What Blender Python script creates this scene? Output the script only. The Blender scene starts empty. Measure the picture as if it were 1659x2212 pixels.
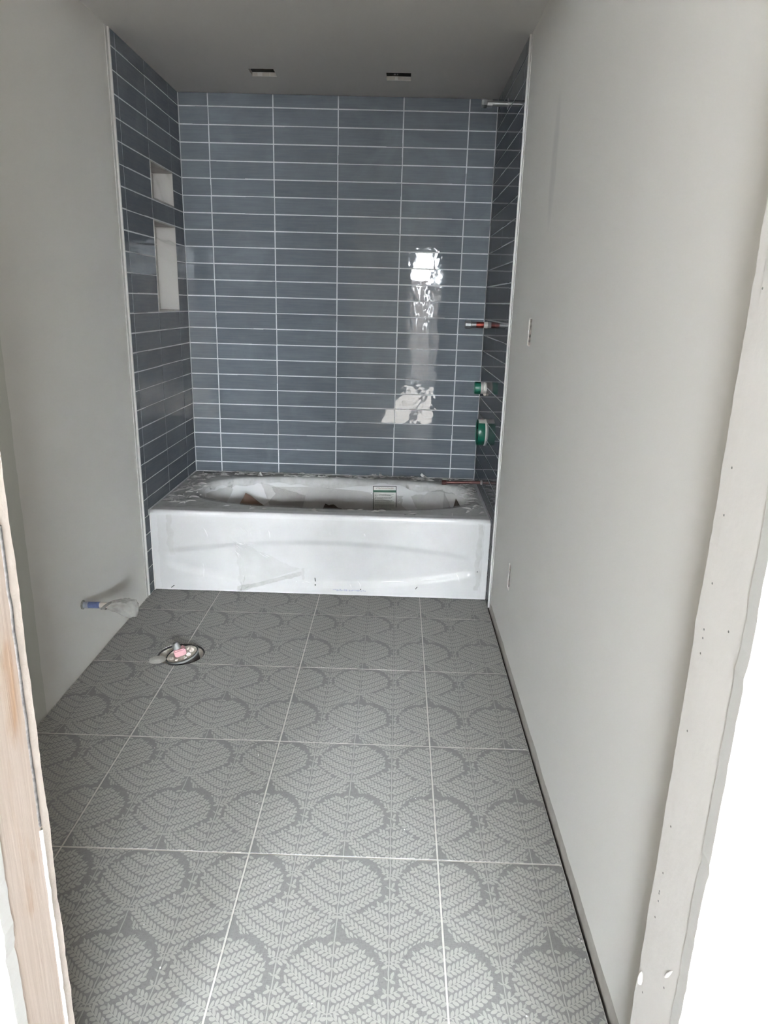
import bpy, bmesh, math, random
from mathutils import Vector, Matrix, noise
random.seed(7)
S = bpy.context.scene
C = S.collection

# ------------------------------------------------------------------ camera
def make_camera():
    cam = bpy.data.cameras.new('camera'); o = bpy.data.objects.new('camera', cam); C.objects.link(o)
    cam.sensor_fit = 'VERTICAL'; cam.sensor_height = 24.0
    cam.lens = 1525.923 / 2212.0 * 24.0
    cam.clip_start = 0.01; cam.clip_end = 200
    yaw, pitch, roll = 0.013, -0.28819, 0.02765
    fw = Vector((-math.sin(yaw)*math.cos(pitch), math.cos(yaw)*math.cos(pitch), math.sin(pitch)))
    r0 = Vector((math.cos(yaw), math.sin(yaw), 0)); u0 = r0.cross(fw)
    r = r0*math.cos(roll) + u0*math.sin(roll); u = -r0*math.sin(roll) + u0*math.cos(roll)
    m = Matrix((r, u, -fw)).transposed().to_4x4(); m.translation = Vector((0.48384, -3.13348, 1.27339))
    o.matrix_world = m
    S.camera = o
make_camera()

# ------------------------------------------------------------------ sky, daylight portals, exposure
world = bpy.data.worlds.new('overcast_sky'); S.world = world; world.use_nodes = True
wt = world.node_tree; wt.nodes.clear()
wo = wt.nodes.new('ShaderNodeOutputWorld'); wb = wt.nodes.new('ShaderNodeBackground')
wb.inputs['Color'].default_value = (0.90, 0.955, 1.0, 1); wb.inputs['Strength'].default_value = 176.0
wt.links.new(wb.outputs[0], wo.inputs[0])
def portal(name, x0, x1, z0, z1, y):
    l = bpy.data.lights.new(name, 'AREA'); l.shape = 'RECTANGLE'; l.size = x1-x0; l.size_y = z1-z0
    l.cycles.is_portal = True
    o = bpy.data.objects.new(name, l); C.objects.link(o)
    o.location = ((x0+x1)/2, y, (z0+z1)/2); o.rotation_euler = (-math.pi/2, 0, math.pi)   # faces +y, into the house
    o.rotation_euler = (math.pi/2, 0, math.pi)
HALL_Y = -6.7
portal('window_daylight', -1.15, -0.32, 0.20, 2.30, HALL_Y-0.13)
portal('door_daylight', 0.60, 2.50, 0.02, 2.02, HALL_Y-0.13)
sun = bpy.data.lights.new('low_sun', 'SUN'); sun.energy = 420.0; sun.angle = 0.01; sun.color = (1.0, 0.985, 0.96)
so = bpy.data.objects.new('low_sun', sun); C.objects.link(so)
so.rotation_euler = Vector((-0.10, 0.86, -0.52)).to_track_quat('-Z', 'Y').to_euler()
S.view_settings.view_transform = 'Standard'; S.view_settings.look = 'None'
S.view_settings.gamma = 1.0; S.view_settings.use_curve_mapping = False
S.view_settings.exposure = 0.10
S.cycles.max_bounces = 14; S.cycles.diffuse_bounces = 8; S.cycles.transparent_max_bounces = 16
S.cycles.sample_clamp_indirect = 6.0

# ------------------------------------------------------------------ room numbers (metres)
XL, XR, YB, HC = -0.583, 0.9138, 0.561, 2.191       # faces of the wall tiles, ceiling height
WL, WR, WB = -0.5905, 0.9215, 0.5685                # faces of the drywall behind
Z0, RP, TP = 2.1335, 0.07735, 0.3064                # first wall grout line, row pitch, tile pitch
BX, YL = -0.4425, -0.1985                           # first vertical joints: back wall, side walls
YT, YTR = -0.246, -0.262                                        # where the tiling begins on the side walls
FX, FY, FT = -0.2865, -0.3947, 0.4517               # floor joints
YI, YS0, YS1, YO = -2.372, -2.395, -2.482, -2.502   # door wall layers: inside, stud, stud, hall side
DL, DR = 0.049, 0.840                               # door opening
TUBY, TUBZ = -0.185, 0.376

# ------------------------------------------------------------------ helpers
def link(name, me, mat=None, parent=None):
    o = bpy.data.objects.new(name, me); C.objects.link(o)
    if mat is not None and not me.materials:
        for m in (mat if isinstance(mat, (list, tuple)) else [mat]): me.materials.append(m)
    if parent is not None: o.parent = parent
    return o
def mesh_from(name, bm, mat=None, parent=None, smooth=False):
    me = bpy.data.meshes.new(name)
    bmesh.ops.recalc_face_normals(bm, faces=bm.faces)
    bm.to_mesh(me); bm.free()
    if smooth:
        me.polygons.foreach_set('use_smooth', [True]*len(me.polygons))
    return link(name, me, mat, parent)
def tag(o, label=None, cat=None, group=None, kind=None):
    if label: o['label'] = label
    if cat: o['category'] = cat
    if group: o['group'] = group
    if kind: o['kind'] = kind
    return o
def thing(name, label, cat, loc=(0, 0, 0), group=None):
    o = bpy.data.objects.new(name, None); C.objects.link(o); o.location = loc
    o.empty_display_size = 0.05
    return tag(o, label, cat, group)
def add_box(bm, x0, x1, y0, y1, z0, z1, off=(0, 0, 0)):
    vs = [bm.verts.new((x+off[0], y+off[1], z+off[2])) for x in (x0, x1) for y in (y0, y1) for z in (z0, z1)]
    for f in ((0, 1, 3, 2), (4, 6, 7, 5), (0, 4, 5, 1), (2, 3, 7, 6), (0, 2, 6, 4), (1, 5, 7, 3)):
        bm.faces.new([vs[i] for i in f])
    return vs
def box(name, x0, x1, y0, y1, z0, z1, mat, parent=None, bevel=0, off=(0, 0, 0)):
    bm = bmesh.new(); add_box(bm, x0, x1, y0, y1, z0, z1, off)
    if bevel: bmesh.ops.bevel(bm, geom=bm.edges[:], offset=bevel, segments=2, affect='EDGES', profile=0.5)
    return mesh_from(name, bm, mat, parent)
def lathe(name, prof, mat, parent=None, seg=28, M=None, smooth=True, jitter=0):
    """prof: (radius, height) pairs turned about local z; M moves the result."""
    bm = bmesh.new(); rings = []
    for r, h in prof:
        if r < 1e-6: rings.append([bm.verts.new((0, 0, h))])
        else:
            rings.append([bm.verts.new((r*math.cos(2*math.pi*k/seg)*(1+random.uniform(-jitter, jitter)),
                                        r*math.sin(2*math.pi*k/seg)*(1+random.uniform(-jitter, jitter)), h)) for k in range(seg)])
    for a, b in zip(rings, rings[1:]):
        for k in range(seg):
            k2 = (k+1) % seg
            if len(a) == 1 and len(b) > 1: bm.faces.new((a[0], b[k], b[k2]))
            elif len(b) == 1 and len(a) > 1: bm.faces.new((a[k], a[k2], b[0]))
            elif len(a) > 1: bm.faces.new((a[k], a[k2], b[k2], b[k]))
    if M is not None: bmesh.ops.transform(bm, matrix=M, verts=bm.verts[:])
    o = mesh_from(name, bm, mat, parent, smooth)
    if smooth:
        bmx = o.data
        bmx.polygons.foreach_set('use_smooth', [True]*len(bmx.polygons))
        mod_sharp(bmx)
    return o
def mod_sharp(me, ang=0.6):
    bm = bmesh.new(); bm.from_mesh(me)
    for e in bm.edges:
        if len(e.link_faces) == 2 and e.calc_face_angle(0) > ang: e.smooth = False
    bm.to_mesh(me); bm.free()
def cut(o, cutters):
    """boolean difference with temporary solids, result baked into the mesh"""
    tmp = []
    for bm in cutters:
        me = bpy.data.meshes.new('cutter'); bmesh.ops.recalc_face_normals(bm, faces=bm.faces); bm.to_mesh(me); bm.free()
        c = bpy.data.objects.new('cutter', me); C.objects.link(c); tmp.append(c)
        m = o.modifiers.new('b', 'BOOLEAN'); m.operation = 'DIFFERENCE'; m.object = c; m.solver = 'EXACT'
    bpy.context.view_layer.update()
    dg = bpy.context.evaluated_depsgraph_get()
    me = bpy.data.meshes.new_from_object(o.evaluated_get(dg))
    old = o.data; o.modifiers.clear(); o.data = me; me.name = old.name
    bpy.data.meshes.remove(old)
    for c in tmp: bpy.data.objects.remove(c)
    return o
def bbm(*a):
    bm = bmesh.new(); add_box(bm, *a); return bm
def ragged(axis_pts, depth):  # prism from a polygon (list of Vectors) extruded by vector depth
    bm = bmesh.new(); vs = [bm.verts.new(p) for p in axis_pts]; f = bm.faces.new(vs)
    r = bmesh.ops.extrude_face_region(bm, geom=[f]); nv = [g for g in r['geom'] if isinstance(g, bmesh.types.BMVert)]
    bmesh.ops.translate(bm, verts=nv, vec=depth); bmesh.ops.recalc_face_normals(bm, faces=bm.faces)
    return bm
def axis_x(p, sign=-1):
    """matrix taking local z to sign*x, at point p"""
    return Matrix.Translation(Vector(p)) @ Matrix.Rotation(sign*math.pi/2, 4, 'Y')
def sheet(name, fn, nu, nv, mat, parent=None, keep=None, smooth=True):
    bm = bmesh.new()
    vs = [[bm.verts.new(fn(i/nu, j/nv)) for j in range(nv+1)] for i in range(nu+1)]
    for i in range(nu):
        for j in range(nv):
            if keep is None or keep((i+.5)/nu, (j+.5)/nv):
                bm.faces.new((vs[i][j], vs[i+1][j], vs[i+1][j+1], vs[i][j+1]))
    bmesh.ops.delete(bm, geom=[v for v in bm.verts if not v.link_faces], context='VERTS')
    return mesh_from(name, bm, mat, parent, smooth)
def nz(x, y, z=0.0, o=3): return noise.fractal(Vector((x, y, z)), 1.0, 2.0, o)
def ridge(x, y, z=0.0): return 1-2*abs(noise.noise(Vector((x, y, z))))

# ------------------------------------------------------------------ node maths
class N:
    def __init__(s, t, sock): s.t, s.s = t, sock
    def _b(s, op, o=None, o2=None):
        n = s.t.nodes.new('ShaderNodeMath'); n.operation = op
        for i, v in enumerate((s, o, o2)):
            if v is None: continue
            if isinstance(v, N): s.t.links.new(v.s, n.inputs[i])
            else: n.inputs[i].default_value = v
        return N(s.t, n.outputs[0])
    def __add__(s, o): return s._b('ADD', o)
    def __sub__(s, o): return s._b('SUBTRACT', o)
    def __mul__(s, o): return s._b('MULTIPLY', o)
    def __truediv__(s, o): return s._b('DIVIDE', o)
    def __lt__(s, o): return s._b('LESS_THAN', o)
    def __gt__(s, o): return s._b('GREATER_THAN', o)
    def fr(s): return s._b('FRACT')
    def abs(s): return s._b('ABSOLUTE')
    def sqrt(s): return s._b('SQRT')
    def rnd(s): return s._b('ROUND')
    def max(s, o): return s._b('MAXIMUM', o)
    def min(s, o): return s._b('MINIMUM', o)
    def wrap(s, hi, lo): return s._b('WRAP', hi, lo)
class Mat:
    def __init__(s, name):
        s.m = bpy.data.materials.new(name); s.m.use_nodes = True; s.t = s.m.node_tree
        s.p = s.t.nodes['Principled BSDF']; s.out = s.t.nodes['Material Output']
        s.pos = None
    def new(s, k, **kw):
        n = s.t.nodes.new(k)
        for a, b in kw.items(): setattr(n, a, b)
        return n
    def coord(s):
        if s.pos is None: s.pos = s.new('ShaderNodeNewGeometry').outputs['Position']
        return s.pos
    def setin(s, k, v):
        if isinstance(v, N): s.t.links.new(v.s, s.p.inputs[k])
        elif hasattr(v, 'is_linked'): s.t.links.new(v, s.p.inputs[k])
        else: s.p.inputs[k].default_value = v
        return s
    def noise(s, scale, detail=3, stretch=None, rough=0.5, dist=0.0, vec=None):
        v = vec or s.coord()
        if stretch:
            mp = s.new('ShaderNodeMapping'); mp.inputs['Scale'].default_value = stretch
            s.t.links.new(v, mp.inputs['Vector']); v = mp.outputs[0]
        n = s.new('ShaderNodeTexNoise'); n.inputs['Scale'].default_value = scale; n.inputs['Detail'].default_value = detail
        n.inputs['Roughness'].default_value = rough; n.inputs['Distortion'].default_value = dist
        s.t.links.new(v, n.inputs['Vector'])
        return N(s.t, n.outputs['Fac'])
    def ramp(s, fac, *stops):
        n = s.new('ShaderNodeValToRGB'); e = n.color_ramp.elements
        while len(e) < len(stops): e.new(0.5)
        for el, (p, c) in zip(e, stops):
            el.position = p; el.color = (c if len(c) == 4 else (*c, 1)) if not isinstance(c, (int, float)) else (c, c, c, 1)
        s.t.links.new(fac.s, n.inputs[0]); return n.outputs[0]
    def mix(s, fac, a, b, mode='MIX'):
        n = s.new('ShaderNodeMix', data_type='RGBA', blend_type=mode)
        for i, v in ((0, fac), (6, a), (7, b)):
            if isinstance(v, N): s.t.links.new(v.s, n.inputs[i])
            elif hasattr(v, 'is_linked'): s.t.links.new(v, n.inputs[i])
            elif isinstance(v, (int, float)): n.inputs[i].default_value = v
            else: n.inputs[i].default_value = (*v, 1)
        return n.outputs[2]
    def bump(s, h, strength=0.2, dist=0.01):
        b = s.new('ShaderNodeBump'); b.inputs['Strength'].default_value = strength; b.inputs['Distance'].default_value = dist
        s.t.links.new(h.s, b.inputs['Height']); s.t.links.new(b.outputs[0], s.p.inputs['Normal']); return s
    def xyz(s):
        n = s.new('ShaderNodeSeparateXYZ'); s.t.links.new(s.coord(), n.inputs[0]); return [N(s.t, q) for q in n.outputs]
def plain(name, col, rough=0.6, metal=0.0, var=0.06, scale=30, bump=0.0, bscale=None, spec=0.5):
    m = Mat(name); n = m.noise(scale, 4)
    lo = tuple(max(0, c*(1-var)) for c in col); hi = tuple(min(1, c*(1+var)) for c in col)
    m.setin('Base Color', m.ramp(n, (0.3, lo), (0.7, hi))).setin('Roughness', rough).setin('Metallic', metal)
    m.p.inputs['Specular IOR Level'].default_value = spec
    if bump: m.bump(m.noise(bscale or scale*3, 4), bump, 0.004)
    return m.m

# ------------------------------------------------------------------ materials
def paint(name, col, scuff=True):
    m = Mat(name); a = m.noise(2.2, 3); b = m.noise(260, 2)
    c = m.ramp(a, (0.3, tuple(k*0.975 for k in col)), (0.7, col))
    m.setin('Base Color', c).setin('Roughness', 0.55); m.p.inputs['Specular IOR Level'].default_value = 0.3
    m.bump(b, 0.12, 0.0015); return m
PAINT = (0.885, 0.88, 0.855)
def wall_paint_left():
    m = paint('grey_wall_paint_cut_in', PAINT); x, y, z = m.xyz()
    # the rolled coat ends in a wavy line: a greener first coat shows towards the door
    edge = m.noise(9, 3, (0, 0, 1)) * 0.022 + (-1.203)
    k = y < edge
    old = m.p.inputs['Base Color'].links[0].from_socket
    m.setin('Base Color', m.mix(k, old, (0.73, 0.745, 0.70)))
    return m.m
def wall_paint_right():
    m = paint('grey_wall_paint_base_bare', PAINT); x, y, z = m.xyz()
    edge = m.noise(5, 4, (0, 1, 0)) * 0.03 + 0.018
    k = z < edge
    old = m.p.inputs['Base Color'].links[0].from_socket
    bare = m.ramp(m.noise(30, 5), (0.35, (0.44, 0.42, 0.39)), (0.7, (0.54, 0.52, 0.49)))
    c = m.mix(k, old, bare)
    # a grey rub mark high up and a few scuffs
    d = ((y + 0.86)*(y + 0.86))*420.0 + ((z - 1.68)*(z - 1.68))*26.0
    rub = (m.noise(14, 4, (1, 1, .5)) * (N(m.t, d.s) * -1.0 + 1.0).max(0.0)) * 0.45
    c = m.mix(rub, c, (0.36, 0.37, 0.40))
    m.setin('Base Color', c)
    return m.m
M_PAINT = paint('grey_wall_paint', PAINT).m
M_LEFT, M_RIGHT = wall_paint_left(), wall_paint_right()
M_CEIL = paint('ceiling_paint', (0.92, 0.92, 0.905)).m
M_HALLW = paint('white_hall_paint', (0.56, 0.56, 0.55)).m
M_GYP = plain('cut_gypsum', (0.72, 0.70, 0.66), 0.9, var=0.08, scale=60, bump=0.4)
M_TORN = plain('shaded_torn_gypsum', (0.20, 0.175, 0.155), 0.95, var=0.85, scale=70, bump=0.5)  # shade inside the hollow cut-outs put into the gypsum colour
M_CREAM = plain('drywall_paper_edge', (0.66, 0.60, 0.55), 0.85, var=0.06, scale=40, bump=0.3)
M_GROUT = plain('white_wall_grout', (0.62, 0.64, 0.66), 0.85, var=0.05, scale=120)
M_FGROUT = plain('pale_floor_grout', (0.68, 0.665, 0.63), 0.9, var=0.06, scale=80, bump=0.2)
M_TRIM = plain('white_edge_profile', (0.70, 0.70, 0.69), 0.35, var=0.03)
M_CAULK = plain('white_caulk', (0.72, 0.72, 0.71), 0.5, var=0.05, bump=0.3, bscale=160)
M_SUB = plain('dark_subfloor', (0.035, 0.032, 0.03), 0.9, var=0.3)

def wall_tile(name):
    m = Mat(name)
    oi = m.new('ShaderNodeObjectInfo'); rnd = N(m.t, oi.outputs['Random'])
    # brushed glaze: fine streaks along the tile's length, in its own coordinates
    tc = m.new('ShaderNodeTexCoord'); ob = tc.outputs['Object']
    add = m.new('ShaderNodeVectorMath', operation='ADD'); cmb = m.new('ShaderNodeCombineXYZ')
    m.t.links.new((rnd*40.0).s, cmb.inputs[0]); m.t.links.new((rnd*17.0).s, cmb.inputs[1]); m.t.links.new((rnd*9.0).s, cmb.inputs[2])
    m.t.links.new(ob, add.inputs[0]); m.t.links.new(cmb.outputs[0], add.inputs[1]); v = add.outputs[0]
    streak = m.noise(22, 5, (0.35, 6, 1), rough=0.6, vec=v)
    cloud = m.noise(9, 3, (1, 1.6, 1), vec=v)
    base = m.ramp(streak, (0.25, (0.102, 0.121, 0.143)), (0.75, (0.140, 0.158, 0.179)))
    # thin film of grout haze left in smears
    haze = m.noise(3.4, 5, rough=0.62, dist=1.2)
    hz = N(m.t, m.ramp(haze, (0.52, 0.0), (0.74, 0.20)))
    tone = (cloud - 0.5)*0.35 + (rnd - 0.5)*0.16 + 1.0
    mul = m.new('ShaderNodeVectorMath', operation='SCALE'); m.t.links.new(base, mul.inputs[0]); m.t.links.new(tone.s, mul.inputs['Scale'])
    m.setin('Base Color', m.mix(hz, mul.outputs[0], (0.26, 0.30, 0.33)))
    m.setin('Roughness', hz*0.30 + 0.025)
    m.p.inputs['Specular IOR Level'].default_value = 0.26
    wav = m.noise(13, 2, vec=v)
    m.bump(wav, 0.36, 0.0016)
    return m.m
M_TILE = wall_tile('slate_blue_glazed_tile')

def fern_tile():
    """printed fern pattern: interleaved leaf shapes, each filled with rows of leaflets along a spine"""
    m = Mat('fern_print_floor_tile'); X, Y, Z = m.xyz()
    # a slight hand-drawn wobble
    wx = (m.noise(26, 2) - 0.5)*0.012; wy = (m.noise(26, 2, (1.3, 1.1, 1)) - 0.5)*0.012
    u = (X - FX)/FT; v = (Y - FY)*(-1.0/FT)
    un = u + wx; vn = v + wy
    def lattice(u_off, tip):
        x = (un - u_off).wrap(0.25, -0.25)
        return x, x.abs(), ((vn*-1.0) + tip).wrap(0.5, 0.0)
    def h(ax): return ax*0.45 + ax*ax*1.3
    x1, a1, t1 = lattice(0.0, 0.365)
    x2, a2, t2 = lattice(0.25, 0.615)
    e = lambda ax, w: (ax/w)*(ax/w)
    def inside1(x, t):
        a = x.abs()
        top = (e(a, 0.208)*-1.0 + 1.0).max(0.0).sqrt()*0.200 + 0.148
        return (t > (h(a) - 0.022)) * (t < top) * (a < 0.200)
    def open2(x, t):
        """1 where the second set of leaves may print: clear of the dark border and the flared neck"""
        a = (x - 0.008).abs()
        top = (e(a, 0.233)*-1.0 + 1.0).max(0.0).sqrt()*0.222 + 0.158
        band = (t > (h(a) - 0.056)) * (t < top) * (a < 0.2305)
        neck = (x.abs() < ((t*-1.0 + 0.455).max(0.0)*((x > 0.0)*0.36 + 0.22) + 0.013)) * (t > 0.36)
        return band.max(neck)*-1.0 + 1.0
    def fronds(x, t, d=0.0690, p=0.0222):
        ax = x.abs()
        g = (t - h(ax))/d
        q = (((g + 0.5).fr()) - 0.5)*d
        aq = q.abs()
        al = (ax - 0.005)*1.12/p - aq*((q < 0.0)*0.62 + 0.16)*(1/p) + (q < 0.0)*0.42
        cell = al.fr() - 0.5
        leaf = (cell*cell)*(1/0.165) + ((aq - 0.0163)*(aq - 0.0163))*(1/0.000225)
        leaf = ((leaf < 1.0)*((al - cell) > 0.0)).max(aq < 0.0028)
        # whole leaflets: judge the outline at the leaflet's own foot on its frond
        axq = ((al - cell)*(p/1.12) + aq*0.3).max(0.0)
        tq = (t - q*0.35 - h(ax)) + h(axq)
        xq = axq*x._b('SIGN')
        return leaf, xq, tq
    l1, xq1, tq1 = fronds(x1, t1)
    lat1 = l1*inside1(xq1, tq1)
    l2, xq2, tq2 = fronds(x2, t2)
    lat2 = l2*open2((xq2 + 0.25).wrap(0.25, -0.25), (tq2 - 0.25).wrap(0.5, 0.0))*(inside1(x1, t1)*-1.0 + 1.0)
    spine = ((un*4.0)._b('PINGPONG', 0.5)) < 0.011
    fern = lat1.max(lat2).max(spine)
    # worn printing: pinholes and fibrous weave in both colours
    weave = m.noise(420, 2, (1, 0.25, 1)) * 0.5 + m.noise(420, 2, (0.25, 1, 1)) * 0.5
    wear = m.noise(60, 4)
    ground = m.ramp(weave, (0.36, (0.220, 0.221, 0.220)), (0.64, (0.280, 0.281, 0.279)))
    light = m.ramp(wear, (0.3, (0.405, 0.402, 0.386)), (0.65, (0.445, 0.442, 0.424)))
    k = fern*(N(m.t, m.ramp(wear, (0.22, 0.55), (0.38, 1.0))))
    m.setin('Base Color', m.mix(k, ground, light))
    m.setin('Roughness', 0.42); m.p.inputs['Specular IOR Level'].default_value = 0.4
    m.bump(weave, 0.06, 0.001)
    return m.m
M_FERN = fern_tile()

def marble():
    m = Mat('veined_marble'); a = m.noise(3.2, 4, rough=0.5, dist=0.8)
    vein = (a - 0.5).abs()
    c = m.ramp(vein, (0.0, (0.40, 0.385, 0.37)), (0.016, (0.52, 0.51, 0.49)), (0.07, (0.57, 0.56, 0.54)))
    m.setin('Base Color', c).setin('Roughness', 0.18); return m.m
M_MARBLE = marble()

def enamel():
    m = Mat('white_bath_enamel'); n = m.noise(6, 3)
    m.setin('Base Color', m.ramp(n, (0.3, (0.63, 0.635, 0.645)), (0.7, (0.67, 0.675, 0.685)))).setin('Roughness', 0.16)
    return m.m
M_ENAMEL = enamel()

def film(name, haze, tint, sc=40, rough=0.12, bump=0.4, gloss=0.7):
    """thin polythene: mostly see-through, a little milky (light passes through its haze), its folds catching the light"""
    m = Mat(name)
    n = m.noise(sc*0.5, 4, rough=0.6)
    fac = N(m.t, m.ramp(n, (0.35, haze[0]), (0.72, haze[1])))
    m.setin('Base Color', (*tint, 1)).setin('Roughness', rough); m.p.inputs['Specular IOR Level'].default_value = gloss
    m.bump(m.noise(sc, 3, dist=1.0), bump, 0.006)
    tr = m.new('ShaderNodeBsdfTransparent'); tl = m.new('ShaderNodeBsdfTranslucent'); tl.inputs[0].default_value = (*tint, 1)
    ml = m.new('ShaderNodeMixShader'); ml.inputs[0].default_value = 0.42
    m.t.links.new(m.p.outputs[0], ml.inputs[1]); m.t.links.new(tl.outputs[0], ml.inputs[2])
    mx = m.new('ShaderNodeMixShader'); tr.inputs[0].default_value = (0.985, 0.985, 0.98, 1)
    m.t.links.new(fac.s, mx.inputs[0]); m.t.links.new(tr.outputs[0], mx.inputs[1]); m.t.links.new(ml.outputs[0], mx.inputs[2])
    m.t.links.new(mx.outputs[0], m.out.inputs[0])
    return m.m
M_FILM = film('clear_polythene', (0.03, 0.08), (0.90, 0.91, 0.93), 30)
M_FILMR = film('creased_polythene', (0.10, 0.32), (0.88, 0.88, 0.86), 45, 0.10, 0.6, 1.0)
M_FILMS = film('gathered_polythene', (0.03, 0.13), (0.95, 0.95, 0.96), 50, 0.10, 0.6, 1.0)
M_FLAP = film('hazy_polythene_flap', (0.16, 0.30), (0.62, 0.57, 0.52), 14, 0.14, 0.3)  # tan tint holds the brown light coming off the paper
M_GLINT = film('painted_film_glint', (0.70, 0.95), (0.97, 0.97, 0.98), 60)  # near-white haze: the folds' highlights put into the colour
M_SHRED = film('milky_polythene_shred', (0.65, 0.95), (0.93, 0.93, 0.92), 60)
M_BAG = film('milky_plastic_bag', (0.45, 0.70), (0.72, 0.72, 0.70), 30)
M_KRAFT = plain('brown_kraft_paper', (0.125, 0.080, 0.058), 0.85, var=0.15, scale=25, bump=0.3)
M_KRAFTD = plain('dark_brown_cardboard', (0.040, 0.026, 0.019), 0.9, var=0.2, scale=25, bump=0.3)
M_ZINC = plain('dull_zinc_pipe', (0.42, 0.44, 0.45), 0.3, 0.8, var=0.15, scale=40)
M_COPPER = plain('tarnished_copper', (0.115, 0.060, 0.055), 0.3, 0.8, var=0.35, scale=45)
M_REDC = plain('red_copper', (0.17, 0.035, 0.03), 0.35, 0.8, var=0.3, scale=50)
M_GREEN = plain('green_plastic_guard', (0.003, 0.085, 0.055), 0.3, var=0.15, scale=50)
M_GREEND = plain('dark_green_plastic', (0.002, 0.026, 0.018), 0.35, var=0.15, scale=50)
M_PVC = plain('white_pvc', (0.70, 0.67, 0.65), 0.45, var=0.05)
M_CREAMP = plain('cream_pvc_pipe', (0.66, 0.60, 0.54), 0.5, var=0.05)
M_BLUE = plain('blue_primer_stain', (0.085, 0.115, 0.245), 0.5, var=0.35, scale=55)
M_BLUG = plain('grey_blue_dust', (0.30, 0.32, 0.36), 0.7, var=0.2, scale=55)
M_DARK = plain('dark_grey_rubber', (0.045, 0.043, 0.042), 0.5, var=0.3)
M_GREY = plain('grey_plastic_plug', (0.27, 0.28, 0.28), 0.5, var=0.1)
M_PINK = plain('pink_plastic', (0.62, 0.36, 0.38), 0.5, var=0.12, scale=60)
M_DUST = plain('grout_dusted_plastic', (0.72, 0.67, 0.61), 0.85, var=0.15, scale=70, bump=0.5)
M_TAPE = plain('grey_tape', (0.20, 0.20, 0.19), 0.5, var=0.2, scale=120)
M_BLACK = plain('black_print', (0.012, 0.012, 0.012), 0.6)
M_WHITEP = plain('white_label_paper', (0.66, 0.67, 0.64), 0.5, var=0.03)
M_REDP = plain('dull_red_print', (0.30, 0.11, 0.11), 0.6)
M_GREENP = plain('dark_green_print', (0.012, 0.085, 0.050), 0.5)
M_GREYP = plain('grey_print', (0.18, 0.19, 0.18), 0.6)
M_INK = plain('faded_blue_ink', (0.38, 0.40, 0.55), 0.5, var=0.08, scale=200)
def lumber():
    m = Mat('primed_stained_lumber'); g = m.noise(18, 5, (1, 6, 0.25), dist=0.5)
    c = m.ramp(g, (0.3, (0.42, 0.35, 0.30)), (0.7, (0.49, 0.425, 0.38)))
    x, y, z = m.xyz()
    st = m.noise(6.5, 4, (1, 3.0, 0.8), dist=0.6)
    c = m.mix(N(m.t, m.ramp(st, (0.56, 0.0), (0.76, 0.75))), c, (0.30, 0.165, 0.075))
    m.setin('Base Color', c).setin('Roughness', 0.6); m.bump(g, 0.25, 0.004); return m.m
M_LUMBER = lumber()
M_PRIMED = plain('white_primed_wood', (0.74, 0.725, 0.71), 0.55, var=0.03, scale=12, bump=0.15, bscale=90)
M_BEAD = plain('white_corner_bead', (0.86, 0.86, 0.86), 0.4, var=0.03, bump=0.2, bscale=90)
M_FOIL = plain('silver_metal_strip', (0.42, 0.42, 0.43), 0.35, 0.9, var=0.35, scale=160)
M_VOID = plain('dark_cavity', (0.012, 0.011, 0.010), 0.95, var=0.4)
M_HALLF = plain('hall_floor_boards', (0.66, 0.63, 0.59), 0.18, var=0.1, scale=6)
M_FRAME = plain('white_window_frame', (0.75, 0.76, 0.76), 0.35, var=0.03)
M_GRASS = plain('pale_paving', (0.62, 0.62, 0.60), 0.95, var=0.4, scale=2)
M_FENCE = plain('weathered_fence', (0.30, 0.26, 0.24), 0.9, var=0.25, scale=8)
def pane():
    m = Mat('clear_glass'); tr = m.new('ShaderNodeBsdfTransparent'); mx = m.new('ShaderNodeMixShader')
    m.setin('Base Color', (0.02, 0.02, 0.02, 1)).setin('Roughness', 0.02); mx.inputs[0].default_value = 0.06
    m.noise(3)
    m.t.links.new(tr.outputs[0], mx.inputs[1]); m.t.links.new(m.p.outputs[0], mx.inputs[2]); m.t.links.new(mx.outputs[0], m.out.inputs[0])
    return m.m
M_PANE = pane()

# ------------------------------------------------------------------ setting: floor
NICHES = ((Z0-6*RP, Z0-4*RP), (Z0-12*RP, Z0-7*RP))
NY0, NY1, NDEPTH = YL+TP+0.004, YL+2*TP+0.002, 0.088
HOLE = (-0.287, -0.777, 0.086)
def cyl_bm(x, y, r, z0, z1, seg=40, jit=0.0):
    pts = [Vector((x+r*(1+random.uniform(-jit, jit))*math.cos(2*math.pi*k/seg), y+r*(1+random.uniform(-jit, jit))*math.sin(2*math.pi*k/seg), z0)) for k in range(seg)]
    return ragged(pts, Vector((0, 0, z1-z0)))
floor = tag(box('floor', WL-0.12, WR+0.12, YO, WB+0.12, -0.20, -0.018, M_SUB), kind='structure')
cut(floor, [cyl_bm(HOLE[0], HOLE[1], 0.088, -0.14, 0.1)])
bed = box('grout', WL+0.0035, WR-0.0085, YI+0.0, TUBY+0.20, -0.018, -0.0007, M_FGROUT, floor)
cut(bed, [cyl_bm(HOLE[0], HOLE[1], 0.087, -0.14, 0.1)])
random.seed(11)
hole_bm = lambda: cyl_bm(HOLE[0], HOLE[1], HOLE[2], -0.1, 0.1, 44, 0.012)
G = 0.0020
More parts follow.
